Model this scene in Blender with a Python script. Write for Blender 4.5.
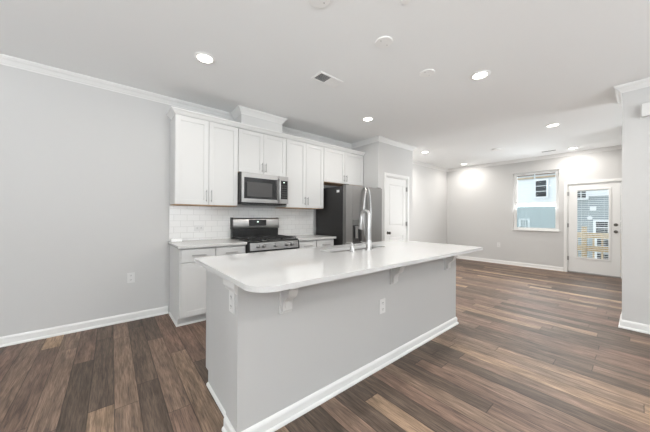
import bpy, bmesh, math, random
from mathutils import Vector, Matrix
random.seed(4)
S = bpy.context.scene
for o in list(bpy.data.objects):
    bpy.data.objects.remove(o)
COL = S.collection
PI = math.pi

# ------------------------------------------------------------------ camera
F_PX, YAW, PITCH, ROLL, CAM_H = 259.0, 39.5, 0.156, 0.282, 1.24
cd = bpy.data.cameras.new('camera')
cd.sensor_width = 36.0
cd.lens = 36.0 * F_PX / 650.0
cd.clip_start = 0.02
cam = bpy.data.objects.new('camera', cd)
COL.objects.link(cam)
a, t, r = map(math.radians, (YAW, PITCH, ROLL))
Fv = Vector((math.sin(a) * math.cos(t), math.cos(a) * math.cos(t), math.sin(t)))
R0 = Vector((math.cos(a), -math.sin(a), 0))
U0 = R0.cross(Fv)
Rv = R0 * math.cos(r) + U0 * math.sin(r)
Uv = -R0 * math.sin(r) + U0 * math.cos(r)
M = Matrix((Rv, Uv, -Fv)).transposed().to_4x4()
M.translation = Vector((0, 0, CAM_H))
cam.matrix_world = M
S.camera = cam

# ------------------------------------------------------------------ world, exposure
W = bpy.data.worlds.new('overcast_sky')
S.world = W
W.use_nodes = True
bg = W.node_tree.nodes['Background']
bg.inputs[0].default_value = (0.86, 0.94, 1.0, 1)
bg.inputs[1].default_value = 1.7
S.view_settings.view_transform = 'Standard'
S.view_settings.look = 'None'
S.view_settings.gamma = 1.0
S.view_settings.use_curve_mapping = False
S.view_settings.exposure = 0.05

FILL_W = 215.0      # base power of the unseen fill lights added behind the camera
LAMP_W = 11.0          # each ceiling downlight

def area(name, loc, direction, sx, sy, power, color):
    l = bpy.data.lights.new(name, 'AREA')
    l.shape = 'RECTANGLE'; l.size = sx; l.size_y = sy
    l.energy = power; l.color = color
    o = bpy.data.objects.new(name, l)
    o.location = loc
    o.rotation_euler = Vector(direction).to_track_quat('-Z', 'Y').to_euler()
    COL.objects.link(o)
    return o

DAY = (0.93, 0.97, 1.0)
UP = 7.0             # upward tilt of the added fills, to brighten the ceiling
area('unseen_front_fill', (-1.2, -3.98, 1.45), (0, 1, UP), 1.9, 1.7, FILL_W, DAY)  # unseen light added behind the camera to fill the room
area('unseen_front_fill', (2.2, -3.98, 1.45), (0, 1, UP), 1.9, 1.7, FILL_W, DAY)  # second added fill light, also out of view
area('unseen_side_fill', (-3.98, -0.4, 1.45), (1, 0, UP), 1.9, 1.7, FILL_W * 1.9, DAY)  # added fill light out of view to the side, mostly for the ceiling
area('unseen_hall_fill', (5.72, -3.98, 1.45), (0, 1, 0.25), 1.15, 1.7, 110.0, DAY)  # unseen light added at the hall end to brighten the far room
area('daylight_far_window', (8.30, 1.65, 1.65), (-1, 0, 0.7), 0.85, 1.35, 30.0, DAY)
area('daylight_door_glass', (8.30, 0.65, 1.10), (-1, 0, 0.5), 0.48, 1.45, 4.0, DAY)

# ------------------------------------------------------------------ materials
def mat(name, col, rough=0.5, metal=0.0, spec=0.5, bump=0.0, bscale=60.0, coat=0.0, var=0.0):
    m = bpy.data.materials.new(name); m.use_nodes = True
    nt = m.node_tree; b = nt.nodes['Principled BSDF']
    b.inputs['Base Color'].default_value = (*col, 1)
    b.inputs['Roughness'].default_value = rough
    b.inputs['Metallic'].default_value = metal
    b.inputs['Specular IOR Level'].default_value = spec
    b.inputs['Coat Weight'].default_value = coat
    tc = nt.nodes.new('ShaderNodeTexCoord')
    n = nt.nodes.new('ShaderNodeTexNoise'); n.inputs['Scale'].default_value = bscale
    n.inputs['Detail'].default_value = 4
    nt.links.new(tc.outputs['Object'], n.inputs['Vector'])
    if bump:
        bp = nt.nodes.new('ShaderNodeBump'); bp.inputs['Strength'].default_value = bump
        bp.inputs['Distance'].default_value = 0.002
        nt.links.new(n.outputs['Fac'], bp.inputs['Height'])
        nt.links.new(bp.outputs['Normal'], b.inputs['Normal'])
    if var:
        rp = nt.nodes.new('ShaderNodeValToRGB')
        rp.color_ramp.elements[0].color = (*[c * (1 - var) for c in col], 1)
        rp.color_ramp.elements[1].color = (*[min(1, c * (1 + var)) for c in col], 1)
        rp.color_ramp.elements[0].position = 0.35; rp.color_ramp.elements[1].position = 0.65
        nt.links.new(n.outputs['Fac'], rp.inputs['Fac'])
        nt.links.new(rp.outputs['Color'], b.inputs['Base Color'])
    return m

def emit(name, col, s):
    m = bpy.data.materials.new(name); m.use_nodes = True
    b = m.node_tree.nodes['Principled BSDF']
    b.inputs['Base Color'].default_value = (*col, 1)
    b.inputs['Emission Color'].default_value = (*col, 1)
    b.inputs['Emission Strength'].default_value = s
    return m

def brushed(name, col, rough, axis=(1, 1, 60)):
    m = mat(name, col, rough, 1.0)
    nt = m.node_tree; b = nt.nodes['Principled BSDF']
    tc = nt.nodes.new('ShaderNodeTexCoord'); mp = nt.nodes.new('ShaderNodeMapping')
    mp.inputs['Scale'].default_value = axis
    n = nt.nodes.new('ShaderNodeTexNoise'); n.inputs['Scale'].default_value = 8; n.inputs['Detail'].default_value = 3
    rg = nt.nodes.new('ShaderNodeMapRange')
    rg.inputs['To Min'].default_value = rough * 0.75; rg.inputs['To Max'].default_value = rough * 1.35
    nt.links.new(tc.outputs['Object'], mp.inputs[0]); nt.links.new(mp.outputs[0], n.inputs['Vector'])
    nt.links.new(n.outputs['Fac'], rg.inputs['Value']); nt.links.new(rg.outputs[0], b.inputs['Roughness'])
    return m

def floor_mat():
    m = bpy.data.materials.new('oak_plank_floor'); m.use_nodes = True
    nt = m.node_tree; L = nt.links; b = nt.nodes['Principled BSDF']
    def N(t, **k):
        n = nt.nodes.new(t)
        for kk, v in k.items(): setattr(n, kk, v)
        return n
    def MA(op, x, y=None):
        n = N('ShaderNodeMath', operation=op)
        for i, v in enumerate((x, y)):
            if v is None: continue
            if isinstance(v, (int, float)): n.inputs[i].default_value = v
            else: L.new(v, n.inputs[i])
        return n.outputs[0]
    tc = N('ShaderNodeTexCoord'); sp = N('ShaderNodeSeparateXYZ')
    L.new(tc.outputs['Object'], sp.inputs[0])
    X, Y = sp.outputs[0], sp.outputs[1]
    u = MA('DIVIDE', MA('SUBTRACT', X, 0.021), 0.130)
    row = MA('FLOOR', u); fu = MA('FRACT', u)
    w1 = N('ShaderNodeTexWhiteNoise', noise_dimensions='1D'); L.new(row, w1.inputs['W'])
    v = MA('ADD', MA('DIVIDE', Y, 1.22), MA('MULTIPLY', w1.outputs['Value'], 7.3))
    cell = MA('FLOOR', v); fv = MA('FRACT', v)
    cv = N('ShaderNodeCombineXYZ'); L.new(row, cv.inputs[0]); L.new(cell, cv.inputs[1])
    w2 = N('ShaderNodeTexWhiteNoise', noise_dimensions='3D'); L.new(cv.outputs[0], w2.inputs['Vector'])
    ramp = N('ShaderNodeValToRGB'); cr = ramp.color_ramp; cr.interpolation = 'LINEAR'
    cols = [(0.0, (0.088, 0.064, 0.048)), (0.25, (0.130, 0.092, 0.069)), (0.5, (0.185, 0.118, 0.089)),
            (0.75, (0.205, 0.142, 0.104)), (1.0, (0.370, 0.252, 0.163))]
    cr.elements[0].position = 0; cr.elements[0].color = (*cols[0][1], 1)
    cr.elements[1].position = 1; cr.elements[1].color = (*cols[-1][1], 1)
    for p, c in cols[1:-1]:
        e = cr.elements.new(p); e.color = (*c, 1)
    L.new(w2.outputs['Value'], ramp.inputs['Fac'])
    # grain: stretched along the plank, shifted per plank
    off = N('ShaderNodeCombineXYZ')
    L.new(MA('ADD', MA('MULTIPLY', X, 48.0), MA('MULTIPLY', w2.outputs['Value'], 91.0)), off.inputs[0])
    L.new(MA('ADD', MA('MULTIPLY', Y, 3.6), MA('MULTIPLY', w2.outputs['Value'], 37.0)), off.inputs[1])
    g = N('ShaderNodeTexNoise'); g.inputs['Scale'].default_value = 1.0; g.inputs['Detail'].default_value = 8
    g.inputs['Roughness'].default_value = 0.68; g.inputs['Distortion'].default_value = 0.6
    L.new(off.outputs[0], g.inputs['Vector'])
    gr = N('ShaderNodeMapRange'); gr.inputs['From Min'].default_value = 0.3; gr.inputs['From Max'].default_value = 0.7
    gr.inputs['To Min'].default_value = 0.45; gr.inputs['To Max'].default_value = 1.5
    L.new(g.outputs['Fac'], gr.inputs['Value'])
    # broad cloudy wear
    off2 = N('ShaderNodeCombineXYZ')
    L.new(MA('ADD', MA('MULTIPLY', X, 14.0), MA('MULTIPLY', w2.outputs['Value'], 55.0)), off2.inputs[0])
    L.new(MA('MULTIPLY', Y, 2.5), off2.inputs[1])
    g2 = N('ShaderNodeTexNoise'); g2.inputs['Scale'].default_value = 1.0; g2.inputs['Detail'].default_value = 3
    L.new(off2.outputs[0], g2.inputs['Vector'])
    gr2 = N('ShaderNodeMapRange'); gr2.inputs['From Min'].default_value = 0.3; gr2.inputs['From Max'].default_value = 0.7
    gr2.inputs['To Min'].default_value = 0.72; gr2.inputs['To Max'].default_value = 1.2
    L.new(g2.outputs['Fac'], gr2.inputs['Value'])
    # joints
    du = MA('MULTIPLY', MA('MINIMUM', fu, MA('SUBTRACT', 1.0, fu)), 0.130)
    dv = MA('MULTIPLY', MA('MINIMUM', fv, MA('SUBTRACT', 1.0, fv)), 1.22)
    d = MA('MINIMUM', du, dv)
    jr = N('ShaderNodeMapRange'); jr.inputs['From Min'].default_value = 0.0010; jr.inputs['From Max'].default_value = 0.0045
    jr.inputs['To Min'].default_value = 0.42; jr.inputs['To Max'].default_value = 1.0
    L.new(d, jr.inputs['Value'])
    off3 = N('ShaderNodeCombineXYZ')
    L.new(MA('ADD', MA('MULTIPLY', X, 210.0), MA('MULTIPLY', w2.outputs['Value'], 177.0)), off3.inputs[0])
    L.new(MA('MULTIPLY', Y, 9.0), off3.inputs[1])
    g3 = N('ShaderNodeTexNoise'); g3.inputs['Scale'].default_value = 1.0; g3.inputs['Detail'].default_value = 5
    L.new(off3.outputs[0], g3.inputs['Vector'])
    gr3 = N('ShaderNodeMapRange'); gr3.inputs['From Min'].default_value = 0.36; gr3.inputs['From Max'].default_value = 0.56
    gr3.inputs['To Min'].default_value = 0.62; gr3.inputs['To Max'].default_value = 1.06
    L.new(g3.outputs['Fac'], gr3.inputs['Value'])
    k = MA('MULTIPLY', MA('MULTIPLY', MA('MULTIPLY', gr.outputs[0], gr2.outputs[0]), gr3.outputs[0]), jr.outputs[0])
    mx = N('ShaderNodeVectorMath', operation='SCALE')
    L.new(ramp.outputs['Color'], mx.inputs[0]); L.new(k, mx.inputs['Scale'])
    L.new(mx.outputs[0], b.inputs['Base Color'])
    b.inputs['Roughness'].default_value = 0.5
    b.inputs['Specular IOR Level'].default_value = 0.33
    bp = N('ShaderNodeBump'); bp.inputs['Strength'].default_value = 0.25; bp.inputs['Distance'].default_value = 0.002
    L.new(MA('ADD', MA('MULTIPLY', g.outputs['Fac'], 0.5), jr.outputs[0]), bp.inputs['Height'])
    L.new(bp.outputs['Normal'], b.inputs['Normal'])
    return m

def brick_mat(name, c1, c2, mortar, w, h, gap, rough, vec='xz', offset=0.5, bump=0.4):
    m = bpy.data.materials.new(name); m.use_nodes = True
    nt = m.node_tree; b = nt.nodes['Principled BSDF']; L = nt.links
    tc = nt.nodes.new('ShaderNodeTexCoord'); sp = nt.nodes.new('ShaderNodeSeparateXYZ'); cb = nt.nodes.new('ShaderNodeCombineXYZ')
    L.new(tc.outputs['Object'], sp.inputs[0])
    L.new(sp.outputs['xyz'.index(vec[0])], cb.inputs[0]); L.new(sp.outputs['xyz'.index(vec[1])], cb.inputs[1])
    br = nt.nodes.new('ShaderNodeTexBrick'); br.offset = offset
    br.inputs['Color1'].default_value = (*c1, 1); br.inputs['Color2'].default_value = (*c2, 1)
    br.inputs['Mortar'].default_value = (*mortar, 1); br.inputs['Scale'].default_value = 1
    br.inputs['Mortar Size'].default_value = gap; br.inputs['Mortar Smooth'].default_value = 0.2
    br.inputs['Brick Width'].default_value = w; br.inputs['Row Height'].default_value = h
    L.new(cb.outputs[0], br.inputs['Vector']); L.new(br.outputs['Color'], b.inputs['Base Color'])
    b.inputs['Roughness'].default_value = rough
    bp = nt.nodes.new('ShaderNodeBump'); bp.invert = True
    bp.inputs['Strength'].default_value = bump; bp.inputs['Distance'].default_value = 0.002
    L.new(br.outputs['Fac'], bp.inputs['Height']); L.new(bp.outputs['Normal'], b.inputs['Normal'])
    return m

def glass_mat(name, tint=(1, 1, 1)):
    m = bpy.data.materials.new(name); m.use_nodes = True
    nt = m.node_tree; nt.nodes.clear()
    o = nt.nodes.new('ShaderNodeOutputMaterial'); mx = nt.nodes.new('ShaderNodeMixShader')
    tr = nt.nodes.new('ShaderNodeBsdfTransparent'); gl = nt.nodes.new('ShaderNodeBsdfGlossy')
    fr = nt.nodes.new('ShaderNodeFresnel'); fr.inputs[0].default_value = 1.45
    tr.inputs[0].default_value = (*tint, 1); gl.inputs['Roughness'].default_value = 0.02
    nt.links.new(fr.outputs[0], mx.inputs[0]); nt.links.new(tr.outputs[0], mx.inputs[1])
    nt.links.new(gl.outputs[0], mx.inputs[2]); nt.links.new(mx.outputs[0], o.inputs[0])
    return m

def screen_mat():
    m = bpy.data.materials.new('insect_screen'); m.use_nodes = True
    nt = m.node_tree; nt.nodes.clear()
    o = nt.nodes.new('ShaderNodeOutputMaterial'); mx = nt.nodes.new('ShaderNodeMixShader')
    tr = nt.nodes.new('ShaderNodeBsdfTransparent'); df = nt.nodes.new('ShaderNodeBsdfTranslucent')
    df.inputs[0].default_value = (0.80, 0.90, 0.90, 1); mx.inputs[0].default_value = 0.30
    nt.links.new(tr.outputs[0], mx.inputs[1]); nt.links.new(df.outputs[0], mx.inputs[2]); nt.links.new(mx.outputs[0], o.inputs[0])
    return m

m_wall = mat('grey_wall_paint', (0.545, 0.541, 0.532), 0.75, spec=0.3, bump=0.08, bscale=220)
m_ceil = mat('white_ceiling_paint', (0.88, 0.89, 0.89), 0.9, spec=0.2, bump=0.08, bscale=180)
m_trim = mat('white_trim_paint', (0.72, 0.718, 0.705), 0.38)
m_cab = mat('white_cabinet_paint', (0.60, 0.597, 0.586), 0.42, bump=0.03, bscale=120)
m_island = mat('grey_island_paint', (0.49, 0.487, 0.478), 0.6, spec=0.3, bump=0.06, bscale=200)
m_quartz = mat('white_quartz', (0.58, 0.578, 0.57), 0.07, spec=0.5, bscale=350, var=0.04)
m_quartz_grey = mat('pale_grey_quartz', (0.52, 0.515, 0.50), 0.2, bscale=300, var=0.08)
m_wood = mat('raw_birch_underside', (0.62, 0.40, 0.24), 0.6, bscale=30, var=0.12)
m_steel = brushed('stainless_steel', (0.38, 0.375, 0.37), 0.30, (60, 1, 1))
m_steel_v = brushed('stainless_steel_door', (0.27, 0.265, 0.26), 0.34, (1, 1, 60))
m_nickel = mat('brushed_nickel', (0.36, 0.355, 0.35), 0.35, 1.0)
m_chrome = mat('faucet_chrome', (0.45, 0.445, 0.44), 0.30, 1.0)
m_black = mat('black_enamel', (0.012, 0.012, 0.012), 0.28)
m_iron = mat('cast_iron', (0.015, 0.015, 0.015), 0.6, bump=0.2, bscale=300)
m_dark = mat('charcoal_metal', (0.020, 0.019, 0.019), 0.5, bump=0.05)
m_glass_black = mat('black_glass', (0.012, 0.012, 0.013), 0.08)
m_glass_grey = mat('grey_mesh_glass', (0.060, 0.058, 0.057), 0.2)
m_plate = mat('white_plastic', (0.90, 0.90, 0.89), 0.4)
m_cover = mat('white_outlet_plastic', (0.64, 0.637, 0.625), 0.4)
m_bracket = mat('pale_bracket_paint', (0.60, 0.597, 0.585), 0.5)
m_basin = brushed('satin_sink_steel', (0.20, 0.195, 0.19), 0.42, (60, 1, 1))
m_slot = mat('dark_slot', (0.03, 0.03, 0.03), 0.7)
m_legend = mat('dark_key_legend', (0.03, 0.03, 0.03), 0.3)
m_grille = mat('grey_vent_interior', (0.10, 0.10, 0.10), 0.7)
m_panel_grey = mat('dispenser_grey', (0.16, 0.16, 0.158), 0.35, 0.6)
m_bronze = mat('dark_bronze', (0.12, 0.11, 0.10), 0.4, 0.8)
m_floor = floor_mat()
m_tile = brick_mat('white_subway_tile', (0.76, 0.755, 0.74), (0.73, 0.725, 0.71), (0.61, 0.605, 0.59), 0.155, 0.0785, 0.0028, 0.15, 'xz')
m_siding = brick_mat('blue_grey_siding', (0.33, 0.375, 0.395), (0.32, 0.365, 0.385), (0.22, 0.25, 0.265), 40.0, 0.13, 0.008, 0.7, 'yz', 0.0)
m_wsiding = brick_mat('white_siding', (0.84, 0.86, 0.87), (0.84, 0.86, 0.87), (0.70, 0.72, 0.74), 40.0, 0.16, 0.006, 0.7, 'yz', 0.0)
m_extwin = mat('neighbour_window_glass', (0.03, 0.035, 0.04), 0.15, bscale=3, var=0.5)
m_extwhite = mat('exterior_white', (0.85, 0.86, 0.87), 0.6)
m_brown = mat('brown_eave_board', (0.20, 0.13, 0.09), 0.7, bscale=8, var=0.2)
m_tan = mat('tan_eave_board', (0.50, 0.38, 0.26), 0.7, bscale=8, var=0.2)
m_pine = mat('pine_railing', (0.62, 0.46, 0.27), 0.7, bscale=14, var=0.18)
m_ground = mat('ground_soil', (0.25, 0.24, 0.20), 0.95, bscale=2, var=0.2)
m_glass = glass_mat('window_glass', (0.97, 0.99, 0.99))
m_screen = screen_mat()
m_lens = emit('lamp_lens', (1.0, 0.93, 0.84), 9.0)
m_led = emit('green_led', (0.75, 0.9, 0.8), 1.2)
m_sky_board = m_extwhite

# ------------------------------------------------------------------ mesh helpers
def BM(): return bmesh.new()

def bx(bm, x0, x1, y0, y1, z0, z1, bev=0.0, seg=2):
    t = bmesh.new()
    bmesh.ops.create_cube(t, size=1.0)
    for v in t.verts:
        v.co = Vector((x0 + (v.co.x + .5) * (x1 - x0), y0 + (v.co.y + .5) * (y1 - y0), z0 + (v.co.z + .5) * (z1 - z0)))
    if bev:
        bmesh.ops.bevel(t, geom=list(t.edges), offset=bev, segments=seg, affect='EDGES', profile=0.5)
    merge(bm, t)
    return bm

def merge(bm, t):
    me = bpy.data.meshes.new('tmp'); t.to_mesh(me); t.free(); bm.from_mesh(me); bpy.data.meshes.remove(me)

def cyl(bm, p0, p1, r0, r1=None, n=24, cap=True):
    p0 = Vector(p0); p1 = Vector(p1); r1 = r0 if r1 is None else r1
    d = (p1 - p0); q = d.to_track_quat('Z', 'Y').to_matrix()
    A = [bm.verts.new(p0 + q @ Vector((r0 * math.cos(2 * PI * i / n), r0 * math.sin(2 * PI * i / n), 0))) for i in range(n)]
    B = [bm.verts.new(p1 + q @ Vector((r1 * math.cos(2 * PI * i / n), r1 * math.sin(2 * PI * i / n), 0))) for i in range(n)]
    for i in range(n):
        bm.faces.new((A[i], A[(i + 1) % n], B[(i + 1) % n], B[i]))
    if cap:
        bm.faces.new(A[::-1]); bm.faces.new(B)
    return bm

def lathe(bm, prof, origin, axis=(0, 0, 1), n=40):
    """prof: list of (radius, height along axis)."""
    q = Vector(axis).to_track_quat('Z', 'Y').to_matrix(); o = Vector(origin)
    rings = []
    for rr, h in prof:
        if rr < 1e-5: rings.append([bm.verts.new(o + q @ Vector((0, 0, h)))])
        else: rings.append([bm.verts.new(o + q @ Vector((rr * math.cos(2 * PI * i / n), rr * math.sin(2 * PI * i / n), h))) for i in range(n)])
    for A, B in zip(rings, rings[1:]):
        for i in range(n):
            j = (i + 1) % n
            if len(A) == 1 and len(B) == 1: continue
            if len(A) == 1: bm.faces.new((A[0], B[j], B[i]))
            elif len(B) == 1: bm.faces.new((A[i], A[j], B[0]))
            else: bm.faces.new((A[i], A[j], B[j], B[i]))
    return bm

def tube(bm, pts, rad, n=14):
    pts = [Vector(p) for p in pts]; rads = rad if isinstance(rad, (list, tuple)) else [rad] * len(pts)
    rings = []; up = None
    for i, p in enumerate(pts):
        d = (pts[min(i + 1, len(pts) - 1)] - pts[max(i - 1, 0)]).normalized()
        if up is None: up = Vector((1, 0, 0)) if abs(d.x) < .9 else Vector((0, 1, 0))
        s = d.cross(up).normalized(); up = s.cross(d).normalized()
        rings.append([bm.verts.new(p + (s * math.cos(2 * PI * k / n) + up * math.sin(2 * PI * k / n)) * rads[i]) for k in range(n)])
    for A, B in zip(rings, rings[1:]):
        for k in range(n): bm.faces.new((A[k], A[(k + 1) % n], B[(k + 1) % n], B[k]))
    bm.faces.new(rings[0][::-1]); bm.faces.new(rings[-1])
    return bm

def prism(bm, poly, axis, a0, a1):
    """extrude a 2-D polygon along axis: 'x' -> poly is (y,z), 'y' -> (x,z), 'z' -> (x,y)."""
    def P(p, h):
        return {'x': (h, p[0], p[1]), 'y': (p[0], h, p[1]), 'z': (p[0], p[1], h)}[axis]
    A = [bm.verts.new(P(p, a0)) for p in poly]; B = [bm.verts.new(P(p, a1)) for p in poly]
    n = len(poly)
    for i in range(n): bm.faces.new((A[i], A[(i + 1) % n], B[(i + 1) % n], B[i]))
    bm.faces.new(A[::-1]); bm.faces.new(B)
    return bm

def sweep(bm, path, prof):
    """mitred moulding: path = XY points, profile = (distance to the RIGHT of travel, z)."""
    P = [Vector((p[0], p[1])) for p in path]; sec = []
    for i, p in enumerate(P):
        def nrm(A, B):
            d = (B - A).normalized(); return Vector((d.y, -d.x))
        if i == 0: m = nrm(P[0], P[1])
        elif i == len(P) - 1: m = nrm(P[-2], P[-1])
        else:
            n1 = nrm(P[i - 1], p); n2 = nrm(p, P[i + 1]); s = n1 + n2; m = s / (s.dot(n1))
        sec.append([bm.verts.new((p.x + m.x * d, p.y + m.y * d, z)) for d, z in prof])
    n = len(prof)
    for A, B in zip(sec, sec[1:]):
        for k in range(n): bm.faces.new((A[k], A[(k + 1) % n], B[(k + 1) % n], B[k]))
    bm.faces.new(sec[0][::-1]); bm.faces.new(sec[-1])
    return bm

def obj(name, bm, m, parent=None, smooth=False, kind=None, label=None):
    bmesh.ops.recalc_face_normals(bm, faces=list(bm.faces))
    me = bpy.data.meshes.new(name); bm.to_mesh(me); bm.free()
    me.materials.append(m)
    if smooth:
        for p in me.polygons: p.use_smooth = True
        if hasattr(me, 'set_sharp_from_angle'): me.set_sharp_from_angle(angle=math.radians(40))
    o = bpy.data.objects.new(name, me); COL.objects.link(o)
    if parent is not None:
        o.parent = parent
        w = Vector((0, 0, 0)); p = parent
        while p is not None:
            w += p.location; p = p.parent
        o.location = -w
    if kind: o['kind'] = kind
    if label: o['label'] = label
    return o

def thing(name, label, cat, loc=(0, 0, 0), group=None):
    o = bpy.data.objects.new(name, None); o.empty_display_size = 0.1
    o.location = loc; COL.objects.link(o)
    o['label'] = label; o['category'] = cat
    if group: o['group'] = group
    return o

def tag(o, label, cat, group=None):
    o['label'] = label; o['category'] = cat
    if group: o['group'] = group
    return o

def struct(name, bm, m, parent=None, smooth=False):
    o = obj(name, bm, m, parent, smooth)
    if parent is None: o['kind'] = 'structure'
    return o

def sroot(name, loc):
    o = bpy.data.objects.new(name, None); o.location = loc; o['kind'] = 'structure'; COL.objects.link(o)
    return o

# ------------------------------------------------------------------ room shell
H = 2.74
YK = 3.83            # kitchen wall face
XF = 8.10            # far wall face
YR, XR = 0.124, 4.47  # corner of the wall block on the right
PX0, PX1, PY = 3.86, 5.01, 3.115   # pantry block
XL, YB = -4.0, -4.0
HX0, HX1 = 5.00, 6.45            # hallway opening beyond the wall block

struct('floor', bx(BM(), XL - .15, XF + .15, YB - .15, YK + .15, -0.1, 0.0), m_floor)
struct('ceiling', bx(BM(), XL - .15, XF + .15, YB - .15, YK + .15, H, H + 0.1), m_ceil)
struct('wall_left', bx(BM(), XL, XF + .12, YK, YK + .12, 0, H), m_wall)

b = BM()   # pantry walls with a door opening
D0, D1, DZ = 4.085, 4.815, 2.04
bx(b, PX0, D0, PY, PY + .11, 0, H); bx(b, D1, PX1, PY, PY + .11, 0, H); bx(b, D0, D1, PY, PY + .11, DZ, H)
bx(b, PX0, PX0 + .11, PY + .11, YK, 0, H); bx(b, PX1 - .11, PX1, PY + .11, YK, 0, H)
struct('wall_pantry', b, m_wall)

WY0, WY1, WZ0, WZ1 = 1.20, 2.10, 0.93, 2.385    # far window opening
EY0, EY1, EZ = 0.228, 1.055, 2.01                # far door opening
b = BM()
bx(b, XF, XF + .12, WY1, YK, 0, H); bx(b, XF, XF + .12, EY1, WY0, 0, H); bx(b, XF, XF + .12, 0.0, EY0, 0, H)
bx(b, XF, XF + .12, WY0, WY1, 0, WZ0); bx(b, XF, XF + .12, WY0, WY1, WZ1, H); bx(b, XF, XF + .12, EY0, EY1, EZ, H)
struct('wall_back', b, m_wall)
b = BM()
bx(b, XR, XR + .12, YB, YR - .12, 0, H); bx(b, HX0 - .12, HX0, YB, YR - .12, 0, H); bx(b, XR, HX0, YR - .12, YR, 0, H)
bx(b, HX1, HX1 + .12, YB, YR - .12, 0, H); bx(b, HX1, XF, YR - .12, YR, 0, H)
struct('wall_right', b, m_wall)
def holed_wall_y(b, y0, y1, x0, x1, holes, z0, z1):
    xs = x0
    for h0, h1 in holes:
        bx(b, xs, h0, y0, y1, 0, H); bx(b, h0, h1, y0, y1, 0, z0); bx(b, h0, h1, y0, y1, z1, H); xs = h1
    bx(b, xs, x1, y0, y1, 0, H)
b = BM(); holed_wall_y(b, YB - .12, YB, XL - .12, XF + .12, [(-2.15, -.25), (1.25, 3.15), (5.15, 6.30)], .6, 2.3)
struct('wall_front', b, m_wall)
b = BM()
bx(b, XL - .12, XL, YB, -1.35, 0, H); bx(b, XL - .12, XL, .55, YK + .12, 0, H)
bx(b, XL - .12, XL, -1.35, .55, 0, .6); bx(b, XL - .12, XL, -1.35, .55, 2.3, H)
struct('wall_side', b, m_wall)

# crown moulding, one continuous run
CR = [(0, H - .078), (.007, H - .078), (.009, H - .068), (.016, H - .064), (.022, H - .054), (.034, H - .038),
      (.048, H - .026), (.053, H - .016), (.060, H - .014), (.062, H - .001), (0, H - .001)]
room_path = [(XL, YK), (PX0, YK), (PX0, PY), (PX1, PY), (PX1, YK), (XF, YK), (XF, YR), (HX1, YR), (HX1, YB), (HX0, YB), (HX0, YR), (XR, YR), (XR, YB), (XL, YB), (XL, YK - .001)]
b = BM(); sweep(b, room_path, CR); struct('trim_1', b, m_trim)
BB = [(0, 0.0), (.026, 0.0), (.026, .010), (.022, .018), (.014, .022), (.014, .074), (.010, .084), (.006, .092), (0, .092)]
b = BM(); sweep(b, [(XL, YB), (XL, YK), (0.562, YK)], BB); struct('baseboard_left', b, m_trim)
b = BM(); sweep(b, [(PX0 + .0, PY), (D0 - .062, PY)], BB); struct('baseboard_pantry', b, m_trim)
b = BM(); sweep(b, [(D1 + .062, PY), (PX1, PY), (PX1, YK), (XF, YK), (XF, EY1 + .062)], BB); struct('baseboard_back', b, m_trim)
b = BM(); sweep(b, [(XF, YR + .03), (XF, YR), (HX1, YR), (HX1, YB), (HX0, YB), (HX0, YR), (XR, YR), (XR, YB), (XL + .03, YB)], BB); struct('baseboard_right', b, m_trim)

# ------------------------------------------------------------------ small builders
def screw(bm, x, y, z, r, ax): cyl(bm, (x, y, z), (x + ax[0] * .001, y + ax[1] * .001, z), r, n=10)

def wall_plate(name, label, c, n, gangs=1, kind='outlet', parent=None, horizontal=False):
    """c = centre on the wall face, n = outward normal (unit, horizontal)."""
    cx, cy, cz = c; nx, ny = n; tx, ty = -ny, nx
    def box(b, u0, u1, w0, w1, z0, z1, bev=0.0):
        xs = sorted((cx + tx * u0 + nx * w0, cx + tx * u1 + nx * w1)); ys = sorted((cy + ty * u0 + ny * w0, cy + ty * u1 + ny * w1))
        bx(b, xs[0], xs[1], ys[0], ys[1], cz + z0, cz + z1, bev)
    hw, hh = (.060, .038) if horizontal else (.037, .060)
    if parent is None: root = thing(name, label, 'outlet', (cx, cy, cz - hh))
    else:
        root = bpy.data.objects.new(name, None); root.parent = parent; root.location = Vector((cx, cy, cz)) - parent.location; COL.objects.link(root)
        if label: root['label'] = label
    b = BM(); box(b, -hw, hw, 0, .006, -hh, hh, .0025); obj('cover_plate', b, m_cover, root)
    for s in (-1, 1):
        b = BM()
        if horizontal: box(b, s * .026 - .017, s * .026 + .017, .006, .008, -.016, .016, .001)
        else: box(b, -.017, .017, .006, .008, s * .026 - .016, s * .026 + .016, .001)
        rc = obj('receptacle', b, m_cover, root)
        b = BM()
        for q in (-.006, .006):
            if horizontal: box(b, s * .026 - .004, s * .026 + .005, .008, .0085, q - .0015, q + .0015)
            else: box(b, q - .0015, q + .0015, .008, .0085, s * .026 - .002, s * .026 + .008)
        if horizontal: box(b, s * .026 - .011, s * .026 - .007, .008, .0085, -.002, .002)
        else: box(b, -.002, .002, .008, .0085, s * .026 - .011, s * .026 - .007)
        obj('slots', b, m_slot, rc)
    return root

def bar_handle(parent, c, length, axis, out=(0, -1, 0), name='handle', m=None, r=.005):
    """bar pull centred at c on the face; axis 'x' or 'z'."""
    c = Vector(c); o = Vector(out); ax = Vector((1, 0, 0)) if axis == 'x' else Vector((0, 0, 1))
    b = BM(); h = length / 2
    cyl(b, c + o * .030 - ax * h, c + o * .030 + ax * h, r, n=12)
    for s in (-1, 1): cyl(b, c + ax * (h - .018) * s, c + ax * (h - .018) * s + o * .030, r * .9, n=10)
    return obj(name, b, m or m_nickel, parent, smooth=True)

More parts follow.
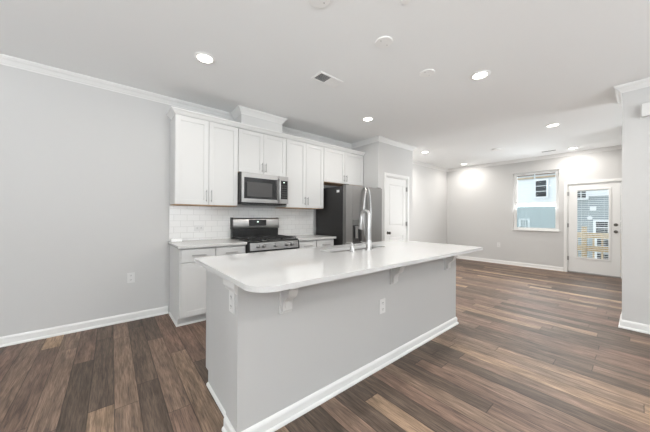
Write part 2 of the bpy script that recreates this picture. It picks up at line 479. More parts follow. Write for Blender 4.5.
def shaker(x0, x1, z0, z1, yf, th=.019, fr=.057):
    """shaker panel facing -y with its front face at yf."""
    b = BM()
    bx(b, x0, x0 + fr, yf, yf + th, z0, z1, .0015); bx(b, x1 - fr, x1, yf, yf + th, z0, z1, .0015)
    bx(b, x0 + fr, x1 - fr, yf, yf + th, z0, z0 + fr, .0015); bx(b, x0 + fr, x1 - fr, yf, yf + th, z1 - fr, z1, .0015)
    bx(b, x0 + fr - .002, x1 - fr + .002, yf + .009, yf + th - .001, z0 + fr - .002, z1 - fr + .002)
    return b

# ------------------------------------------------------------------ upper cabinets
YU = 3.50            # carcass front; doors reach 3.48
def upper_cabinet(label, x0, x1, z0, z1, hz, hl):
    t = thing('upper_cabinet', label, 'cabinet', ((x0 + x1) / 2, YK, z0), 'white upper cabinets on the kitchen wall')
    obj('body', bx(BM(), x0, x1, YU, YK - .001, z0 + .004, z1, .001), m_cab, t)
    obj('underside_panel', bx(BM(), x0 + .004, x1 - .004, YU + .002, YK - .002, z0 - .004, z0 + .004), m_wood, t, label='bare birch underside panel')
    xm = (x0 + x1) / 2; g = .002
    for s, (a0, a1) in ((-1, (x0 + .004, xm - g)), (1, (xm + g, x1 - .004))):
        d = obj('door', shaker(a0, a1, z0 + .004, z1 - .006, YU - .0195), m_cab, t)
        bar_handle(d, (xm + s * .030, YU - .0195, hz), hl, 'z')
    return t
upper_cabinet('tall white double-door upper cabinet at the left end of the row', .575, 1.328, 1.38, 2.45, 1.495, .150)
upper_cabinet('short white double-door upper cabinet directly above the microwave', 1.330, 2.083, 1.85, 2.45, 1.945, .130)
upper_cabinet('tall white double-door upper cabinet between microwave and refrigerator', 2.085, 2.838, 1.38, 2.45, 1.495, .130)
upper_cabinet('short white double-door upper cabinet above the refrigerator', 2.840, 3.845, 1.85, 2.45, 1.950, .120)
CC = [(0, 2.4505), (.004, 2.4505), (.008, 2.456), (.016, 2.464), (.028, 2.478), (.042, 2.489), (.050, 2.494), (.052, 2.504), (0, 2.504)]
b = BM(); sweep(b, [(.575, YK - .08), (.575, 3.478), (3.846, 3.478)], CC)
tag(obj('cabinet_crown_moulding', b, m_trim), 'white crown moulding running along the tops of the upper cabinets', 'moulding')
t = thing('vent_chase', 'white boxed chase rising from cabinet above microwave to the ceiling', 'chase', (1.69, YK, 2.452))
obj('box', bx(BM(), 1.375, 2.015, 3.49, YK - .064, 2.452, 2.738), m_cab, t)
VC = [(0, 2.655), (.005, 2.655), (.009, 2.666), (.018, 2.680), (.032, 2.700), (.046, 2.716), (.054, 2.722), (.056, 2.738), (0, 2.738)]
b = BM(); sweep(b, [(1.375, YK - .064), (1.375, 3.49), (2.015, 3.49), (2.015, YK - .064)], VC); obj('crown_moulding', b, m_trim, t)

# ------------------------------------------------------------------ base cabinets
YC = 3.20
def base_cabinet(label, x0, x1, exposed):
    t = thing('base_cabinet', label, 'cabinet', ((x0 + x1) / 2, YK, 0), 'white base cabinets under the kitchen wall counter')
    obj('body', bx(BM(), x0, x1, YC + .02, YK - .001, .10, .882, .001), m_cab, t)
    obj('toe_kick', bx(BM(), x0, x1, YC + .10, YK - .001, 0, .10), m_cab, t)
    xm = (x0 + x1) / 2
    for a0, a1 in ((x0 + .012, xm - .006), (xm + .006, x1 - .012)):
        bb = BM(); bx(bb, a0, a1, YC, YC + .019, .722, .868, .002)
        d = obj('drawer', bb, m_cab, t)
        bar_handle(d, ((a0 + a1) / 2, YC, .797), .15, 'x')
    for s, (a0, a1) in ((-1, (x0 + .012, xm - .006)), (1, (xm + .006, x1 - .012))):
        d = obj('door', shaker(a0, a1, .115, .706, YC), m_cab, t)
        bar_handle(d, (xm + s * .034, YC, .61), .13, 'z')
    if exposed:
        sh = [(0, 0), (.016, 0), (.016, .006), (.011, .016), (0, .020)]
        bb = BM(); sweep(bb, [(x0, YK - .03), (x0, YC + .10), (x1, YC + .10)], sh); obj('shoe_moulding', bb, m_trim, t)
    return t
base_cabinet('white base cabinet left of the gas range with open end panel', .580, 1.333, True)
base_cabinet('white base cabinet between the gas range and the refrigerator', 2.105, 2.838, False)
for x0, x1, lb in ((.555, 1.334, 'pale grey quartz worktop left of the gas range'), (2.104, 2.855, 'pale grey quartz worktop between gas range and refrigerator')):
    tag(obj('countertop', bx(BM(), x0, x1, 3.165, YK - .001, .8825, .914, .003), m_quartz_grey), lb, 'countertop')
t = thing('tile_backsplash', 'white subway tile backsplash on the wall above the kitchen worktops', 'backsplash', (.575, YK, .915))
obj('tile_field', bx(BM(), .575, 2.872, YK - .010, YK - .0005, .915, 1.374), m_tile, t)
obj('edge_trim', bx(BM(), .570, .575, YK - .012, YK - .0005, .915, 1.374), m_trim, t)
wall_plate('electrical_outlet', 'white horizontal outlet in subway tile left of the range', (.925, YK - .010, 1.078), (0, -1), horizontal=True)
t = thing('carton', 'small flat white box lying on left worktop against the tile', 'box', (.64, 3.765, .915))
obj('box_body', bx(BM(), .578, .700, 3.72, 3.812, .915, .938, .002), m_plate, t)
obj('lid', bx(BM(), .576, .702, 3.718, 3.814, .938, .948, .002), m_plate, t)

# ------------------------------------------------------------------ microwave
t = thing('microwave', 'stainless over-the-range microwave with black window', 'microwave', (1.707, YK, 1.40))
obj('body', bx(BM(), 1.332, 2.082, 3.46, YK - .002, 1.418, 1.842, .003), m_dark, t)
b = BM(); bx(b, 1.352, 1.915, 3.405, 3.458, 1.432, 1.842, .004); door = obj('door', b, m_steel, t)
b = BM(); bx(b, 1.385, 1.885, 3.402, 3.405, 1.485, 1.775, .001); win = obj('door_window', b, m_glass_black, door)
b = BM(); bx(b, 1.425, 1.805, 3.4005, 3.402, 1.515, 1.715, .0005)
obj('mesh_screen', b, m_glass_grey, door)
b = BM(); tube(b, [(1.915, 3.402, 1.80), (1.915, 3.372, 1.785), (1.915, 3.365, 1.75), (1.915, 3.362, 1.63), (1.915, 3.365, 1.50), (1.915, 3.372, 1.465), (1.915, 3.402, 1.45)], .010); obj('handle', b, m_chrome, door, smooth=True)
b = BM(); bx(b, 1.918, 2.080, 3.405, 3.458, 1.432, 1.842, .004); cp = obj('control_panel', b, m_steel, t)
b = BM(); bx(b, 1.942, 2.064, 3.402, 3.405, 1.50, 1.775, .001); kp = obj('keypad', b, m_glass_black, cp)
b = BM(); bx(b, 1.992, 2.010, 3.4008, 3.402, 1.742, 1.756); obj('clock_display', b, m_led, kp)
b = BM()
for i in range(6):
    for j in range(3): bx(b, 1.958 + j * .034, 1.980 + j * .034, 3.4012, 3.402, 1.52 + i * .034, 1.540 + i * .034)
obj('key_legends', b, m_legend, kp)
b = BM(); bx(b, 1.332, 1.351, 3.41, 3.458, 1.432, 1.842, .002); obj('side_trim', b, m_dark, t)
b = BM(); bx(b, 1.36, 2.06, 3.415, YK - .06, 1.410, 1.419)
for i in range(14): bx(b, 1.42 + i * .045, 1.445 + i * .045, 3.50, 3.56, 1.405, 1.411)
obj('vent_grille', b, m_black, t)

# ------------------------------------------------------------------ gas range
t = thing('gas_range', 'stainless gas range with black cooktop between the base cabinets', 'range', (1.719, 3.80, 0))
x0, x1 = 1.340, 2.098
b = BM(); bx(b, x0, x1, 3.19, 3.80, .03, .905, .003)
for fx in (x0 + .04, x1 - .04):
    for fy in (3.25, 3.74): cyl(b, (fx, fy, 0), (fx, fy, .032), .018, n=12)
obj('body', b, m_dark, t)
obj('cooktop', bx(BM(), x0, x1, 3.155, 3.735, .9055, .922, .005), m_black, t)
b = BM(); bx(b, x0 + .004, x1 - .004, 3.735, 3.80, .905, 1.06, .003); obj('rear_riser', b, m_black, t)
b = BM()
prof = [(3.735, 1.055), (3.722, 1.062), (3.716, 1.085), (3.724, 1.192), (3.732, 1.208), (3.745, 1.217), (3.800, 1.217), (3.800, 1.055)]
prism(b, prof, 'x', x0 + .012, x1 - .012); bg_ = obj('backguard', b, m_steel, t, smooth=True)
b = BM(); prism(b, [(3.738, 1.05), (3.715, 1.06), (3.711, 1.085), (3.719, 1.194), (3.729, 1.212), (3.745, 1.222), (3.802, 1.222), (3.802, 1.05)], 'x', x0, x0 + .0125)
obj('end_cap', b, m_dark, t, smooth=True)
b = BM(); prism(b, [(3.738, 1.05), (3.715, 1.06), (3.711, 1.085), (3.719, 1.194), (3.729, 1.212), (3.745, 1.222), (3.802, 1.222), (3.802, 1.05)], 'x', x1 - .0125, x1)
obj('end_cap', b, m_steel, t, smooth=True)
b = BM(); prism(b, [(3.7205, 1.095), (3.7155, 1.095), (3.721, 1.188), (3.7255, 1.188)], 'x', 1.590, 1.875)
dp = obj('display_panel', b, m_glass_black, bg_)
b = BM(); prism(b, [(3.7185, 1.148), (3.7175, 1.148), (3.7192, 1.166), (3.7205, 1.166)], 'x', 1.720, 1.745); obj('clock_display', b, m_led, dp)
# burners and grates
for bxp, byp, br in ((1.50, 3.31, .045), (1.50, 3.58, .038), (1.719, 3.45, .05), (1.94, 3.31, .05), (1.94, 3.58, .038)):
    b = BM(); lathe(b, [(0, .934), (br * .75, .934), (br * .8, .930), (br * .8, .926), (br, .926), (br * 1.1, .921), (0, .921)], (bxp, byp, 0), n=24)
    obj('burner', b, m_iron, t, smooth=True)
for g0, g1 in ((1.352, 1.592), (1.598, 1.840), (1.846, 2.086)):
    b = BM(); zt = .948; w = .006
    ys = (3.185, 3.70)
    for gx in (g0, g1 - 2 * w): bx(b, gx, gx + 2 * w, ys[0], ys[1], zt - .014, zt, .002)
    for gy in (ys[0], 3.437, ys[1] - 2 * w): bx(b, g0, g1, gy, gy + 2 * w, zt - .014, zt, .002)
    gm = (g0 + g1) / 2
    bx(b, gm - w, gm + w, ys[0], ys[1], zt - .012, zt + .002, .002)
    for gy in (3.31, 3.58): bx(b, g0, g1, gy - w, gy + w, zt - .012, zt + .002, .002)
    for gx in (g0 + w, g1 - w):
        for gy in (ys[0] + w, ys[1] - w): bx(b, gx - w, gx + w, gy - w, gy + w, .921, zt - .012)
    obj('grate', b, m_iron, t)
b = BM(); prism(b, [(3.190, .905), (3.150, .903), (3.138, .895), (3.125, .800), (3.190, .800)], 'x', x0 + .014, x1 - .014)
cpn = obj('control_panel', b, m_steel, t, smooth=True)
for e0, e1 in ((x0, x0 + .0138), (x1 - .0138, x1)):
    b = BM(); prism(b, [(3.190, .905), (3.145, .906), (3.130, .897), (3.117, .790), (3.190, .790)], 'x', e0, e1); obj('panel_end_cap', b, m_black, t)
for kx in (1.465, 1.545, 1.719, 1.890, 1.972):
    b = BM(); lathe(b, [(0, .044), (.017, .044), (.021, .040), (.022, .012), (.027, .008), (.028, 0), (0, 0)], (kx, 3.132, .853), (0, -1, .12), n=24)
    bx(b, kx - .005, kx + .005, 3.080, 3.094, .842, .878, .002)
    obj('knob', b, m_nickel, cpn, smooth=True)
obj('lower_vent_strip', bx(BM(), x0 + .001, x1 - .001, 3.122, 3.189, .786, .7995, .001), m_black, t)
b = BM(); bx(b, x0 + .003, x1 - .003, 3.135, 3.189, .245, .775, .004); od = obj('oven_door', b, m_steel, t)
obj('oven_window', bx(BM(), x0 + .10, x1 - .10, 3.132, 3.135, .34, .62, .001), m_glass_black, od)
b = BM(); cyl(b, (x0 + .05, 3.085, .725), (x1 - .05, 3.085, .725), .012)
for hx in (x0 + .08, x1 - .08): cyl(b, (hx, 3.085, .725), (hx, 3.136, .725), .009)
obj('handle', b, m_nickel, od, smooth=True)
obj('storage_drawer', bx(BM(), x0 + .003, x1 - .003, 3.140, 3.189, .05, .235, .004), m_steel, t)

# ------------------------------------------------------------------ refrigerator
t = thing('refrigerator', 'stainless french-door refrigerator with black side and door dispenser', 'refrigerator', (3.34, 3.78, 0))
fx0, fx1, fy = 2.900, 3.812, 2.985
obj('body', bx(BM(), fx0 + .002, fx1 - .002, fy + .085, 3.78, .02, 1.745, .004), m_dark, t)
xm = (fx0 + fx1) / 2
def fdoor(a0, a1, z0, z1):
    b = BM(); bx(b, a0, a1, fy, fy + .078, z0, z1, .010, 3); return b
# left door with a dispenser recess cut as a frame
dx0, dx1, dz0, dz1 = 3.05, 3.27, .80, 1.20
b = BM()
bx(b, fx0, dx0, fy, fy + .078, .70, 1.76, .004); bx(b, dx1, xm - .002, fy, fy + .078, .70, 1.76, .004)
bx(b, dx0, dx1, fy + .0002, fy + .078, dz1, 1.7598); bx(b, dx0, dx1, fy + .0002, fy + .078, .7002, dz0)
bx(b, dx0, dx1, fy + .060, fy + .078, dz0, dz1)
ld = obj('door', b, m_steel_v, t)
b = BM(); bx(b, dx0 + .004, dx1 - .004, fy - .003, fy + .058, 1.10, dz1 - .004, .003)
dsp = obj('dispenser_panel', b, m_panel_grey, ld)
b = BM(); bx(b, dx0 + .002, dx0 + .010, fy + .001, fy + .058, dz0, 1.10); bx(b, dx1 - .010, dx1 - .002, fy + .001, fy + .058, dz0, 1.10)
bx(b, dx0 + .010, dx1 - .010, fy + .050, fy + .058, dz0, 1.10); obj('dispenser_recess', b, m_glass_grey, ld)
b = BM(); bx(b, dx0 + .085, dx0 + .145, fy + .018, fy + .030, .88, 1.09, .004); obj('dispenser_paddle', b, m_nickel, ld)
b = BM(); bx(b, dx0 + .004, dx1 - .004, fy - .004, fy + .058, dz0, dz0 + .018, .002); obj('drip_tray', b, m_dark, ld)
rd = obj('door', fdoor(xm + .002, fx1, .70, 1.76), m_steel_v, t)
fz = obj('freezer_drawer', fdoor(fx0, fx1, .06, .692), m_steel_v, t)
for s, d in ((-1, ld), (1, rd)):
    pts = []
    for i in range(17):
        q = i / 16; z = .80 + q * .93
        pts.append((xm + s * (.034 + .060 * math.sin(PI * q) ** .9), fy - .055 + (.012 if 0 < i < 16 else .054), z))
    pts.insert(1, (pts[0][0], fy - .03, pts[0][2] + .004)); pts.insert(-1, (pts[-1][0], fy - .03, pts[-1][2] - .004))
    b = BM(); tube(b, pts, .016); obj('handle', b, m_chrome, d, smooth=True)
bar_handle(fz, (xm, fy, .63), .70, 'x', m=m_chrome, r=.011)
for hx in (fx0 + .05, fx1 - .05): obj('hinge_cover', bx(BM(), hx - .03, hx + .03, fy + .02, fy + .13, 1.7605, 1.772, .002), m_dark, t)
obj('energy_sticker', bx(BM(), fx0 - .0005, fx0 + .002, 3.15, 3.215, 1.645, 1.685), m_plate, t, label='small white sticker on black side')
for gx in (fx0 + .06, fx1 - .06):
    for gy in (3.15, 3.72): obj('foot', cyl(BM(), (gx, gy, 0), (gx, gy, .021), .02, n=12), m_black, t)

# ------------------------------------------------------------------ kitchen island
IX0, IX1, IY = .522, 3.105, 1.36
t = thing('kitchen_island', 'long grey painted island with white base trim and corbels', 'island', ((IX0 + IX1) / 2, IY, 0))
isl = t
obj('knee_wall', bx(BM(), IX0, IX1, IY, 1.535, 0, .8855), m_island, t)
b = BM(); prism(b, [(1.5355, 0), (2.02, 0), (2.02, .10), (2.085, .10), (2.085, .8855), (1.5355, .8855)], 'x', .557, .598); obj('end_panel', b, m_island, t)
b = BM()
bx(b, .600, 1.44, 1.5355, 2.10, .10, .8855); bx(b, 2.36, IX1 - .01, 1.5355, 2.10, .10, .8855)
bx(b, 1.44, 2.36, 1.5355, 1.70, .10, .8855); bx(b, 1.44, 2.36, 1.70, 2.10, .10, .60)
bx(b, 1.44, 2.36, 2.085, 2.10, .60, .8855)
bx(b, .600, IX1 - .01, 1.5355, 2.03, 0, .10)
obj('cabinet_body', b, m_cab, t)
def panel_back(x0, x1, z0, z1, y):
    b = shaker(x0, x1, z0, z1, 0)
    for v in b.verts: v.co.y = y - v.co.y
    return b
for x0, x1 in ((.62, 1.03), (1.035, 1.44), (1.445, 1.90), (1.905, 2.36)):
    d = obj('door', panel_back(x0, x1, .115, .70, 2.12), m_cab, t)
    bar_handle(d, (x1 - .03, 2.12, .6), .13, 'z', out=(0, 1, 0))
    bb = BM(); bx(bb, x0, x1, 2.101, 2.12, .712, .868, .002); obj('drawer_front', bb, m_cab, t)
bb = BM(); bx(bb, 2.40, 3.00, 2.101, 2.125, .11, .868, .004); dw = obj('dishwasher_door', bb, m_steel, t)
bar_handle(dw, (2.70, 2.125, .80), .5, 'x', out=(0, 1, 0), r=.009)
IB = [(0, 0), (.024, 0), (.024, .010), (.020, .018), (.013, .022), (.013, .062), (.010, .072), (.005, .080), (0, .082)]
b = BM(); sweep(b, [(IX0, 1.535), (IX0, IY), (IX1, IY), (IX1, 1.535)], [(d, z) for d, z in IB])
obj('baseboard', b, m_trim, t)
b = BM(); sweep(b, [(.557, 2.018), (.557, 1.5355)], [(0, 0), (.014, 0), (.014, .008), (.010, .016), (0, .020)]); obj('end_baseboard', b, m_trim, t)
# small capital under the counter at the end of the knee wall
b = BM(); sweep(b, [(IX0, 1.5355), (IX0, IY - .001)], [(0, .822), (.006, .822), (.010, .836), (.020, .848), (.022, .885), (0, .885)])
obj('cap_moulding', b, m_bracket, t)
for cx in (.810, 1.885, 2.865):
    b = BM()
    prof = [(0, .885), (0, .672), (.012, .672), (.012, .680), (.030, .680), (.034, .686), (.034, .722), (.040, .740), (.052, .754),
            (.070, .764), (.086, .780), (.094, .800), (.098, .818), (.108, .824), (.108, .850), (.114, .854), (.114, .885)]
    prism(b, [(IY - .0005 - d, z) for d, z in prof], 'x', cx - .032, cx + .032)
    bx(b, cx - .018, cx + .018, IY - .038, IY - .034, .700, .735, .001)
    bx(b, cx - .042, cx + .042, IY - .0125, IY - .0005, .662, .885, .001)
    obj('corbel', b, m_bracket, t)
wall_plate('electrical_outlet', 'white outlet on long side of island', (1.742, IY - .0005, .500), (0, -1), parent=t)
wall_plate('electrical_outlet', 'white outlet on narrow end of island', (IX0 - .0005, 1.440, .765), (-1, 0), parent=t)

# countertop with rounded corners and a sink cut-out
CX0, CX1, CY0, CY1, CZ0, CZ1 = .495, 3.150, 1.082, 2.200, .886, .914
SX0, SX1, SY0, SY1 = 1.56, 2.34, 1.765, 1.99
def rrect(x0, x1, y0, y1, rads, n=8):
    out = []
    for (cx, cy, a0), rr in zip(((x1 - 0, y1 - 0, 0), (x0, y1, 90), (x0, y0, 180), (x1, y0, 270)), rads):
        sx = -1 if cx == x1 else 1; sy = -1 if cy == y1 else 1
        for i in range(n + 1):
            th = math.radians(a0 + 90 * i / n)
            out.append((cx + sx * rr + rr * math.cos(th), cy + sy * rr + rr * math.sin(th)))
    return out
def plate_with_hole(outer, inner, z0, z1, ch=.003):
    b = BM(); 
    def loop(pts, z): return [b.verts.new((x, y, z)) for x, y in pts]
    oT = loop(outer, z1); iT = loop(inner, z1); oB = loop(outer, z0); iB = loop(inner, z0)
    for A, B in ((oT, oB), (iT, iB)):
        for i in range(len(A)): b.faces.new((A[i], A[(i + 1) % len(A)], B[(i + 1) % len(B)], B[i]))
    for O, I in ((oT, iT), (oB, iB)):
        es = []
        for lp in (O, I):
            for i in range(len(lp)):
                e = b.edges.get((lp[i], lp[(i + 1) % len(lp)])) or b.edges.new((lp[i], lp[(i + 1) % len(lp)]))
                es.append(e)
        bmesh.ops.triangle_fill(b, use_beauty=True, use_dissolve=False, edges=es)
    return b
outer = rrect(CX0, CX1, CY0, CY1, (.012, .012, .125, .040), 10)
inner = rrect(SX0, SX1, SY0, SY1, (.03,) * 4, 6)
ct = obj('island_countertop', plate_with_hole(outer, inner, CZ0, CZ1), m_quartz)
bv = ct.modifiers.new('edge_round', 'BEVEL'); bv.width = .003; bv.segments = 2; bv.limit_method = 'ANGLE'; bv.angle_limit = math.radians(60)
tag(ct, 'white glossy quartz worktop overhanging the island', 'countertop')

t = thing('kitchen_sink', 'undermount stainless sink set into the island worktop', 'sink', ((SX0 + SX1) / 2, (SY0 + SY1) / 2, .68))
b = BM()
lo = rrect(SX0 - .008, SX1 + .008, SY0 - .008, SY1 - .001, (.03,) * 4, 6); bo = rrect(SX0 + .02, SX1 - .02, SY0 + .02, SY1 - .03, (.05,) * 4, 6)
A = [b.verts.new((x, y, CZ0 - .0008)) for x, y in lo]; B_ = [b.verts.new((x, y, .69)) for x, y in bo]
n = len(A)
for i in range(n): b.faces.new((A[i], A[(i + 1) % n], B_[(i + 1) % n], B_[i]))
b.faces.new(B_)
sk = obj('basin', b, m_basin, t, smooth=True)
so = sk.modifiers.new('thickness', 'SOLIDIFY'); so.thickness = .003; so.offset = 0
b = BM(); lathe(b, [(0, .693), (.03, .693), (.042, .697), (.048, .694), (.048, .6915), (0, .6915)], ((SX0 + SX1) / 2, 1.87, 0), n=28)
obj('drain', b, m_nickel, t, smooth=True)

# faucet (stands on the bar side of the sink, spout reaching over the bowl)
fxp, fyp = 1.965, 1.70
t = thing('kitchen_faucet', 'tall brushed gooseneck pull-down faucet on the island worktop', 'faucet', (fxp, fyp, .914))
b = BM(); lathe(b, [(0, .9145), (.034, .9145), (.034, .922), (.030, .928), (.027, .932), (.027, 1.010), (.024, 1.016), (.0, 1.016)], (fxp, fyp, 0), n=28)
obj('base', b, m_chrome, t, smooth=True)
b = BM(); pts = [(fxp, fyp, 1.012), (fxp, fyp, 1.12), (fxp, fyp, 1.250)]
R_ = .048
for i in range(1, 15):
    th = PI * i / 14; pts.append((fxp, fyp + R_ - R_ * math.cos(th), 1.250 + R_ * math.sin(th) * 1.05))
tube(b, pts, [.026, .025, .020] + [.017] * 14); obj('spout', b, m_chrome, t, smooth=True)
b = BM(); tube(b, [(fxp, fyp + .096, 1.251), (fxp, fyp + .098, 1.21), (fxp, fyp + .102, 1.13), (fxp, fyp + .104, 1.115)], [.018, .021, .028, .026]); obj('spray_head', b, m_chrome, t, smooth=True)
b = BM(); tube(b, [(fxp - .020, fyp, .975), (fxp - .055, fyp, .985), (fxp - .125, fyp - .01, 1.005)], [.011, .008, .006]); obj('lever', b, m_chrome, t, smooth=True)
t = thing('soap_dispenser', 'short metal soap dispenser beside the faucet on the island', 'soap dispenser', (1.735, 1.70, .914))
b = BM(); lathe(b, [(0, .9145), (.029, .9145), (.029, .921), (.024, .926), (.023, .962), (.018, .968), (0, .968)], (1.735, 1.70, 0), n=24); obj('base', b, m_chrome, t, smooth=True)
b = BM(); tube(b, [(1.735, 1.70, .966), (1.735, 1.70, .985), (1.735, 1.715, .992), (1.735, 1.765, .990), (1.735, 1.79, .982)], [.008, .010, .010, .008, .007]); obj('pump_spout', b, m_chrome, t, smooth=True)

# ------------------------------------------------------------------ pantry door
def casing_y(x0, x1, z1, y, w=.056, d=.016):
    b = BM()
    for a0, a1 in ((x0 - w, x0), (x1, x1 + w)): bx(b, a0, a1, y - d, y - .0003, 0, z1 + w, .003)
    bx(b, x0, x1, y - d, y - .0003, z1, z1 + w, .003)
    return b
t = sroot('door_1', (D0, PY, 0))
obj('door_casing', casing_y(D0, D1, DZ, PY), m_trim, t)
b = BM(); bx(b, D0, D0 + .018, PY + .0, PY + .11, 0, DZ); bx(b, D1 - .018, D1, PY, PY + .11, 0, DZ); bx(b, D0 + .018, D1 - .018, PY, PY + .11, DZ - .018, DZ); obj('door_jamb', b, m_trim, t)
a0, a1 = D0 + .021, D1 - .021; yd = PY + .012; st = .105
b = BM()
bx(b, a0, a0 + st, yd, yd + .035, .008, DZ - .021, .001); bx(b, a1 - st, a1, yd, yd + .035, .008, DZ - .021, .001)
for z0, z1 in ((.008, .20), (.86, 1.06), (1.88, DZ - .021)): bx(b, a0 + st, a1 - st, yd, yd + .035, z0, z1, .001)
for z0, z1 in ((.20, .86), (1.06, 1.88)):
    bx(b, a0 + st, a1 - st, yd + .011, yd + .024, z0, z1)
    bx(b, a0 + st + .03, a1 - st - .03, yd + .004, yd + .012, z0 + .03, z1 - .03, .004)
slab = obj('door_slab', b, m_trim, t)
b = BM(); lathe(b, [(0, 0), (.030, 0), (.030, .006), (.012, .010), (.012, .030), (.020, .034), (.028, .046), (.026, .060), (.014, .068), (0, .069)], (a0 + .062, yd, .93), (0, -1, 0), n=24)
obj('door_knob', b, m_bronze, t, smooth=True)
for hz in (.25, 1.10, 1.82):
    b = BM(); cyl(b, (D1 - .016, PY - .010, hz - .045), (D1 - .016, PY - .010, hz + .045), .007, n=10); bx(b, D1 - .036, D1 - .0, PY - .003, PY + .011, hz - .044, hz + .044)
    obj('hinge', b, m_nickel, t)

# ------------------------------------------------------------------ exterior door
t = sroot('door_2', (XF, EY0, 0))
w = .056
b = BM()
for a0, a1 in ((EY0 - w, EY0), (EY1, EY1 + w)): bx(b, XF - .016, XF - .0003, a0, a1, 0, EZ + w, .003)
bx(b, XF - .016, XF - .0003, EY0, EY1, EZ, EZ + w, .003); obj('door_casing', b, m_trim, t)
b = BM(); bx(b, XF, XF + .12, EY0, EY0 + .012, 0, EZ); bx(b, XF, XF + .12, EY1 - .012, EY1, 0, EZ); bx(b, XF, XF + .12, EY0 + .012, EY1 - .012, EZ - .012, EZ); obj('door_jamb', b, m_trim, t)
obj('threshold', bx(BM(), XF - .01, XF + .12, EY0 + .012, EY1 - .012, .0005, .025, .003), m_nickel, t)
s0, s1 = EY0 + .016, EY1 - .016; xd = XF + .012
LY0, LY1, LZ0, LZ1 = .405, .893, .36, 1.86
b = BM()
bx(b, xd, xd + .044, s0, LY0, .028, EZ - .015, .001); bx(b, xd, xd + .044, LY1, s1, .028, EZ - .015, .001)
bx(b, xd, xd + .044, LY0, LY1, .028, LZ0, .001); bx(b, xd, xd + .044, LY0, LY1, LZ1, EZ - .015, .001)
slab = obj('door_slab', b, m_trim, t)
b = BM()
fw = .032
for ya, yb_, za, zb in ((LY0 - fw, LY0 + .006, LZ0 - fw, LZ1 + fw), (LY1 - .006, LY1 + fw, LZ0 - fw, LZ1 + fw), (LY0, LY1, LZ0 - fw, LZ0 + .006), (LY0, LY1, LZ1 - .006, LZ1 + fw)):
    bx(b, xd - .014, xd, ya, yb_, za, zb, .003)
obj('lite_frame', b, m_trim, t)
obj('glass_pane', bx(BM(), xd + .008, xd + .012, LY0, LY1, LZ0, LZ1), m_glass, t)
b = BM()
nz = 36
for i in range(nz):
    z = LZ0 + .02 + (LZ1 - LZ0 - .06) * i / (nz - 1)
    prism(b, [(xd + .018, z), (xd + .032, z + .007), (xd + .032, z + .0085), (xd + .018, z + .0015)], 'y', LY0 + .004, LY1 - .004)
for yy in (LY0 + .07, (LY0 + LY1) / 2 + .06, LY1 - .07): bx(b, xd + .024, xd + .0255, yy, yy + .002, LZ0, LZ1)
bx(b, xd + .015, xd + .037, LY0 + .002, LY1 - .002, LZ1 - .022, LZ1 - .001)
obj('mini_blind', b, m_plate, t)
for hz in (.32, 1.07, 1.79):
    b = BM(); cyl(b, (XF - .008, EY1 - .008, hz - .045), (XF - .008, EY1 - .008, hz + .045), .007, n=10); bx(b, XF - .004, xd, EY1 - .03, EY1 - .006, hz - .044, hz + .044); obj('hinge', b, m_nickel, t)
b = BM(); lathe(b, [(0, 0), (.032, 0), (.032, .006), (.012, .010), (.012, .030), (.022, .036), (.028, .048), (.024, .060), (0, .065)], (xd, s0 + .065, .955), (-1, 0, 0), n=24); obj('door_knob', b, m_bronze, t, smooth=True)
b = BM(); lathe(b, [(0, 0), (.032, 0), (.032, .010), (.026, .018), (0, .018)], (xd, s0 + .065, 1.10), (-1, 0, 0), n=24); bx(b, xd - .034, xd - .016, s0 + .060, s0 + .070, 1.082, 1.118, .002); obj('deadbolt', b, m_bronze, t, smooth=True)

# ------------------------------------------------------------------ far window
t = sroot('window_1', (XF, WY0, WZ0))
b = BM(); bx(b, XF - .035, XF + .07, WY0 - .012, WY1 + .012, WZ0 - .016, WZ0 + .004, .002); obj('window_sill', b, m_trim, t)
xw = XF + .055; fr = .040
b = BM()
bx(b, xw, xw + .06, WY0, WY0 + fr, WZ0 + .004, WZ1); bx(b, xw, xw + .06, WY1 - fr, WY1, WZ0 + .004, WZ1)
bx(b, xw, xw + .06, WY0 + fr, WY1 - fr, WZ0 + .004, WZ0 + .03); bx(b, xw, xw + .06, WY0 + fr, WY1 - fr, WZ1 - .022, WZ1); obj('window_frame', b, m_trim, t)
zm = 1.61
def sash(x, z0, z1, k):
    b = BM(); y0, y1 = WY0 + fr + .001, WY1 - fr - .001; q = .028
    bx(b, x, x + .026, y0, y0 + q, z0, z1, .001); bx(b, x, x + .026, y1 - q, y1, z0, z1, .001)
    bx(b, x, x + .026, y0 + q, y1 - q, z0, z0 + q, .001); bx(b, x, x + .026, y0 + q, y1 - q, z1 - q, z1, .001)
    s = obj('sash', b, m_trim, t)
    obj('glass_pane', bx(BM(), x + .011, x + .015, y0 + q, y1 - q, z0 + q, z1 - q), m_glass, s)
    return s
sash(xw + .031, zm - .017, WZ1 - .023, 0); sash(xw + .003, WZ0 + .031, zm + .017, 1)
obj('insect_screen', bx(BM(), xw + .052, xw + .053, WY0 + fr, WY1 - fr, WZ0 + .03, zm - .018), m_screen, t)
b = BM(); bx(b, xw - .012, xw + .002, 1.63, 1.67, zm + .017, zm + .030, .002); obj('sash_lock', b, m_plate, t)

